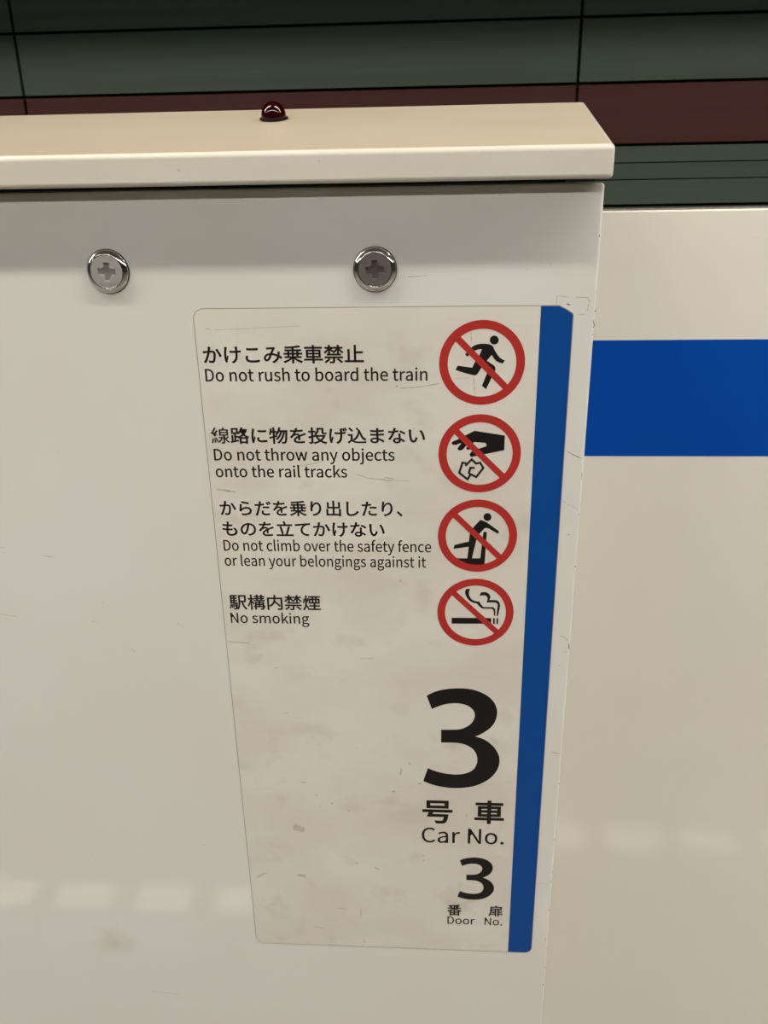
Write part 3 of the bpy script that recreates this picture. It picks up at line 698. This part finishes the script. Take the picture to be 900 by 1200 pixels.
bm = bmesh.new()
add_box(bm, -2.6, 0.2327, 0.0, 0.03, 0.03, 1.2650)
bevel_all(bm, 0.0018, 4)
add_marks(bm, PANEL_MARKS, -0.00004, 1)
part(link('front_panel', finish(bm, 'front_panel'), [PAINT] + MARK))
part(box('housing_body', -2.6, 0.2312, 0.0302, 0.19, 0.0, 1.2630, PAINT, bev=0.001))
part(box('gap_shade', -2.6, 0.2120, 0.004, 0.186, 1.2655, 1.2672, DARK_GAP))  # dark strip in place of the shaded interior seen through the gap
part(box('cap_bracket', 0.2125, 0.2290, 0.006, 0.186, 1.2655, 1.2672, material('bracket_grey', srgb(120, 116, 104), 0.5)))

# cap: folded sheet with a front lip and a top that rises towards the track
OV = 0.014
prof = [(-OV, 1.2672), (-OV, 1.2835), (0.0962, 1.3108), (0.19 + OV, 1.2835), (0.19 + OV, 1.2672)]
bm = bmesh.new()
a = [bm.verts.new((-2.6, y, z)) for y, z in prof]
b = [bm.verts.new((0.2342, y, z)) for y, z in prof]
n = len(prof)
for i in range(n):
    bm.faces.new((a[i], b[i], b[(i + 1) % n], a[(i + 1) % n]))
bm.faces.new(a[::-1])
bm.faces.new(b)
bevel_all(bm, 0.0024, 5)
add = [([(3.5, 75.8), (4.2, 74.9)], 1.0, 1), ([(79.5, 78.5), (80.2, 78.2)], 0.8, 2)]
add_marks(bm, add, -OV - 0.00004, 1)
bm.normal_update()
for f in bm.faces:
    if f.normal.z > 0.9 and f.calc_area() > 0.02:
        f.material_index = 5
part(link('cap', finish(bm, 'cap'), [LIP_PAINT] + MARK + [CAP_PAINT]))


# lock screws
def plus(arm, half, fil):
    """Outline of a cross recess with filleted inner corners."""
    P = []
    for q in range(4):
        c, s = math.cos(q * math.pi / 2), math.sin(q * math.pi / 2)
        loc = [(arm, -half), (arm, half)]
        k = half + fil
        for j in range(7):                  # fillet bulging towards the centre of the quadrant
            t = math.pi * 1.5 - j * math.pi / 12
            loc.append((k + fil * math.cos(t), k + fil * math.sin(t)))
        P += [(x * c - y * s, x * s + y * c) for x, y in loc]
    return P


def lathe(prof, n=72):
    bm = bmesh.new()
    rings = [[bm.verts.new((r * math.cos(2 * math.pi * i / n), -h, r * math.sin(2 * math.pi * i / n))) for i in range(n)] for r, h in prof]
    for r0, r1 in zip(rings, rings[1:]):
        for i in range(n):
            bm.faces.new((r0[i], r0[(i + 1) % n], r1[(i + 1) % n], r1[i]))
    return bm


def screw(x, z, face_mat, label, roll):
    mm = 0.001
    X = Matrix.Translation((x, 0, z))
    bm = lathe([(12.55 * mm, 0), (12.55 * mm, 0.5 * mm), (11.9 * mm, 0.55 * mm)])  # flat black ring drawn as the shadowed gap around the screw head
    me = finish(bm, 'shadow_ring', True)
    me.transform(X)
    w = part(link('lock_screw', me, SHADOW_RING))
    tag(w, label)
    bm = lathe([(12.1 * mm, 0.3 * mm), (12.1 * mm, 1.5 * mm), (11.9 * mm, 1.75 * mm), (9.9 * mm, 3.0 * mm), (9.55 * mm, 3.1 * mm), (9.3 * mm, 3.0 * mm)])
    me = finish(bm, 'rim', True)
    me.transform(X)
    sub(link('rim', me, CHROME), w)
    cr = [tuple(v * mm for v in p) for p in plus(5.2, 1.8, 1.4)]
    rot = Matrix.Rotation(roll, 2)
    cr = [tuple(rot @ Vector(p)) for p in cr]
    me = filled([disc(9.32 * mm, 72), cr], y=-3.02 * mm)
    me.transform(X)
    sub(link('screw_face', me, face_mat), w)
    bm = bmesh.new()
    n = len(cr)
    top = [bm.verts.new((p[0], -3.02 * mm, p[1])) for p in cr]
    bot = [bm.verts.new((p[0] * 0.94, -0.9 * mm, p[1] * 0.94)) for p in cr]
    for i in range(n):
        bm.faces.new((top[i], bot[i], bot[(i + 1) % n], top[(i + 1) % n]))
    bm.faces.new(bot)
    me = finish(bm, 'cross_recess')
    me.transform(X)
    sub(link('cross_recess', me, SOCKET if face_mat is SATIN else POLISH), w)
    # tiny stamped letters along the lower edge of the face
    polys = []
    word = 'TAKIGEN'
    for i, c in enumerate(word):
        adv, P = glyph(c)
        ang = math.radians(-90 + (i - 3) * 10.5) + roll * 0.5
        k = 1.15 / 733
        r = 8.35
        for q in P:
            Q = []
            for px, py in q:
                ux, uy = (px - adv / 2) * k, py * k
                tx, ty = -math.sin(ang), math.cos(ang)
                Q.append(((r * math.cos(ang) + tx * ux - math.cos(ang) * uy) * mm,
                          (r * math.sin(ang) + ty * ux - math.sin(ang) * uy) * mm))
            polys.append(Q)
    me = filled(polys, y=-3.05 * mm)
    me.transform(X)
    sub(link('stamped_letters', me, material('stamped_grey', (0.2, 0.19, 0.18, 1), 0.5, 0.6)), w)


def sub(o, parent):
    o.parent = parent
    o.matrix_parent_inverse = Matrix.Identity(4)
    return o


screw(-0.0474, 1.2219, SATIN, 'satin chrome lock screw with a cross recess', math.radians(-4))
screw(0.1073, 1.2213, POLISH, 'mirror polished chrome lock screw', math.radians(3))

# ------------------------------------------------------------------ lamp on the cap
SL = math.radians(14.2)
lamp_y = 0.0655
lamp_z = 1.2835 + (lamp_y + OV) * math.tan(SL)
lamp = empty('indicator_lamp', (0.0430, lamp_y, lamp_z))
lamp.rotation_euler = (SL, 0, 0)
tag(lamp, 'small dark red dome indicator lamp on top of the cream cap', 'indicator lamp')


def lathe_z(prof, n=48):
    bm = bmesh.new()
    rings = [[bm.verts.new((r * math.cos(2 * math.pi * i / n), r * math.sin(2 * math.pi * i / n), h)) for i in range(n)] for r, h in prof]
    for r0, r1 in zip(rings, rings[1:]):
        for i in range(n):
            bm.faces.new((r0[i], r0[(i + 1) % n], r1[(i + 1) % n], r1[i]))
    return bm


mm = 0.001
bm = lathe_z([(8.7 * mm, 0.0), (8.7 * mm, 0.35 * mm), (8.3 * mm, 0.6 * mm), (6.5 * mm, 0.6 * mm)])
link('gasket', finish(bm, 'gasket', True), LENS_RIM, lamp)
pr = [(7.55 * mm, 0.3 * mm)]
for i in range(1, 16):
    t = i / 16 * math.pi / 2
    pr.append((7.55 * math.cos(t) ** 0.85 * mm, (0.3 + 9.2 * math.sin(t) ** 0.92) * mm))
pr.append((0.02 * mm, 9.5 * mm))
link('lens', finish(lathe_z(pr), 'lens', True), LENS, lamp)

# ------------------------------------------------------------------ sliding door
door = empty('sliding_door', (0.9, 0.11, 0))
tag(door, 'cream sliding platform door with a bright blue band, right of the gate housing', 'platform door')


def dpart(o):
    o.parent = door
    o.matrix_parent_inverse = Matrix.Translation(-door.location)
    return o


dpart(box('door_panel', 0.2345, 1.7, 0.095, 0.125, 0.03, 1.2462, DOOR_PAINT, bev=0.0012))
bm = bmesh.new()
add_box(bm, 0.2360, 1.69, 0.09485, 0.0951, 1.2 - 0.1213, 1.2 - 0.0377)
dpart(link('blue_band', finish(bm, 'blue_band'), BLUE_DOOR))

# ------------------------------------------------------------------ the notice
sign = empty('notice_sign', (0.11, 0.0, 0.6955))
tag(sign, 'tall worn notice sticker with four prohibition signs and a blue edge', 'notice')


def spart(o, parent=None):
    if parent is None:
        o.parent = sign
        o.matrix_parent_inverse = Matrix.Translation(-sign.location)
    else:
        sub(o, parent)
    return o


def corner(cx, cy, r, a0, a1, n=8):
    return [(cx + r * math.cos(math.radians(a0 + (a1 - a0) * i / n)), cy + r * math.sin(math.radians(a0 + (a1 - a0) * i / n))) for i in range(n + 1)]


W, H = 220.0, 504.5


def sheet(g):
    return (corner(6, -6, 6 + g, 180, 90) + [(211.8, g), (215.8, -1.9 + g), (W - .6 + g, -4.2 + g * .5), (W + g, -5.2)]
            + corner(W - 5, -H + 5, 5 + g, 0, -90) + corner(6, -H + 6, 6 + g, -90, -180))


me = filled(metres([sheet(0.45)]), y=-0.00006)
edge = spart(link('dirt_edge', me, SHEET_EDGE))
tag(edge, 'thin brown line of dirt around the sticker')
me = filled(metres([sheet(0.0)]), y=-0.00026, extrude=0.0001)
bm = bmesh.new()
bm.from_mesh(me)
add_marks(bm, SIGN_MARKS, -0.00029, 1)
spart(link('sticker_sheet', finish(bm, 'sticker_sheet'), [SHEET] + MARK))
stripe = ([(201.7, 0), (211.8, 0), (215.8, -1.9), (W - .6, -4.2), (W, -5.2)] + corner(W - 5, -H + 5, 5, 0, -90) + [(201.9, -H)])
st = spart(link('blue_stripe', filled(metres([stripe]), y=-0.00031), BLUE_SIGN))
tag(st, 'dark blue stripe along the right edge of the sticker')


def pictogram(cx, cy, figures, strokes, label):
    """Red ring with its slash; the black figure behind the slash is its sub-part."""
    R0, R1, hw = 25.1, 20.05, 1.95
    c = math.cos(math.radians(45))
    inner_r = R1 + 0.3
    L = [(-c * inner_r - c * hw, c * inner_r - c * hw), (-c * inner_r + c * hw, c * inner_r + c * hw),
         (c * inner_r + c * hw, -c * inner_r + c * hw), (c * inner_r - c * hw, -c * inner_r - c * hw)]
    # ring with the two half-moon openings left by the slash
    a0 = math.degrees(math.asin(hw / R1))
    up = [(R1 * math.cos(math.radians(-45 + a0 + (180 - 2 * a0) * i / 48)), R1 * math.sin(math.radians(-45 + a0 + (180 - 2 * a0) * i / 48))) for i in range(49)]
    dn = [(-x, -y) for x, y in up]
    ring = spart(link('prohibition_ring', filled(metres([disc(R0, 96), up, dn], cx, cy), y=-0.00036), RED))
    tag(ring, label)
    polys = [p for p in figures]
    me = filled(metres(polys, cx, cy), y=-0.00032)
    if strokes:
        bm = bmesh.new()
        bm.from_mesh(me)
        bpy.data.meshes.remove(me)
        for P, w in strokes:
            m2 = filled(metres([ribbon(P, w)], cx, cy), y=-0.00032)
            bm.from_mesh(m2)
            bpy.data.meshes.remove(m2)
        me = bpy.data.meshes.new('figure')
        bm.to_mesh(me)
        bm.free()
    f = spart(link('figure', me, INK), ring)
    return ring


pictogram(169.0, -32.6, [smooth_loop(RUNNER[0], 42, 3), RUNNER[1]], [], 'red slashed ring over a black running figure')
paper = [(PAPER[0], 1.4), (PAPER[1], 1.4)]
pictogram(169.0, -88.6, [HAND[0]], paper, 'red slashed ring over a black hand dropping crumpled paper')
pictogram(169.0, -143.6, [CLIMBER[0], CLIMBER[1]], [], 'red slashed ring over a black figure climbing a fence')
fence_host = [o for o in sign.children if o.name.startswith('prohibition_ring')][-1]
spart(link('fence_symbol', filled(metres([FENCE[0]], 169.0, -143.6), y=-0.00033), INK), fence_host)
pictogram(169.0, -198.8, CIGARETTE + [smooth_loop(s, 42, 3) for s in SMOKE], [], 'red slashed ring over a black smoking cigarette')


def lettering(body, polys, what, parent=None):
    o = spart(link('lettering', filled_glyphs(metres(polys), -0.00033), INK), parent)
    tag(o, '%s %s' % (what, body))
    return o


JP, EN = 'black Japanese lettering', 'black lettering'
lettering('かけこみ乗車禁止', text_polys('かけこみ乗車禁止', 3.4, 99.6, top=-21.3, bottom=-32.3, bold=19), JP)
lettering('Do not rush to board the train', text_polys('Do not rush to board the train', 3.5, 137.1, base=-42.8, cap=7.4, bold=12), EN)
lettering('線路に物を投げ込まない', text_polys('線路に物を投げ込まない', 3.4, 135.8, top=-71.5, bottom=-82.3, bold=19), JP)
lettering('Do not throw any objects', text_polys('Do not throw any objects', 4.0, 117.0, base=-93.0, cap=7.4, bold=12), EN)
lettering('onto the rail tracks', text_polys('onto the rail tracks', 4.0, 87.2, base=-104.1, cap=7.4, bold=12), EN)
lettering('からだを乗り出したり、', text_polys('からだを乗り出したり、', 4.5, 121.6, top=-119.7, bottom=-130.6, bold=19), JP)
lettering('ものを立てかけない', text_polys('ものを立てかけない', 4.9, 110.0, top=-133.9, bottom=-144.8, bold=19), JP)
lettering('Do not climb over the safety fence', text_polys('Do not climb over the safety fence', 4.5, 139.7, base=-155.1, cap=7.5, bold=10), EN)
lettering('or lean your belongings against it', text_polys('or lean your belongings against it', 4.2, 136.4, base=-166.0, cap=7.5, bold=10), EN)
lettering('駅構内禁煙', text_polys('駅構内禁煙', 4.5, 66.2, top=-187.2, bottom=-198.9, bold=16), JP)
lettering('No smoking', text_polys('No smoking', 4.5, 58.0, base=-208.9, cap=7.6, bold=10), EN)
big = smooth_loop(THREE, 42, 4)
lettering('3', [big], 'large black car number')
lettering('号', text_polys('号', 133.9, 156.1, top=-355.4, bottom=-376.8, bold=24), JP)
lettering('車', text_polys('車', 172.2, 193.9, top=-354.3, bottom=-376.0, bold=24), JP)
lettering('Car No.', text_polys('Car No.', 133.4, 194.6, base=-395.0, cap=14.0, bold=5), EN)
x0, x1 = min(p[0] for p in THREE), max(p[0] for p in THREE)
z0, z1 = min(p[1] for p in THREE), max(p[1] for p in THREE)
small = [(161.0 + (x - x0) / (x1 - x0) * 27.8, -450.8 + (z - z0) / (z1 - z0) * 42.3) for x, z in big]
lettering('3', [small], 'small black door number')
lettering('番', text_polys('番', 153.2, 164.5, top=-456.4, bottom=-467.9, bold=18), JP)
lettering('扉', text_polys('扉', 185.2, 196.1, top=-456.1, bottom=-467.5, bold=18), JP)
lettering('Door', text_polys('Door', 153.5, 174.9, base=-476.7, cap=7.8, bold=6), EN)
lettering('No.', text_polys('No.', 182.6, 196.2, base=-476.6, cap=7.7, bold=6), EN)
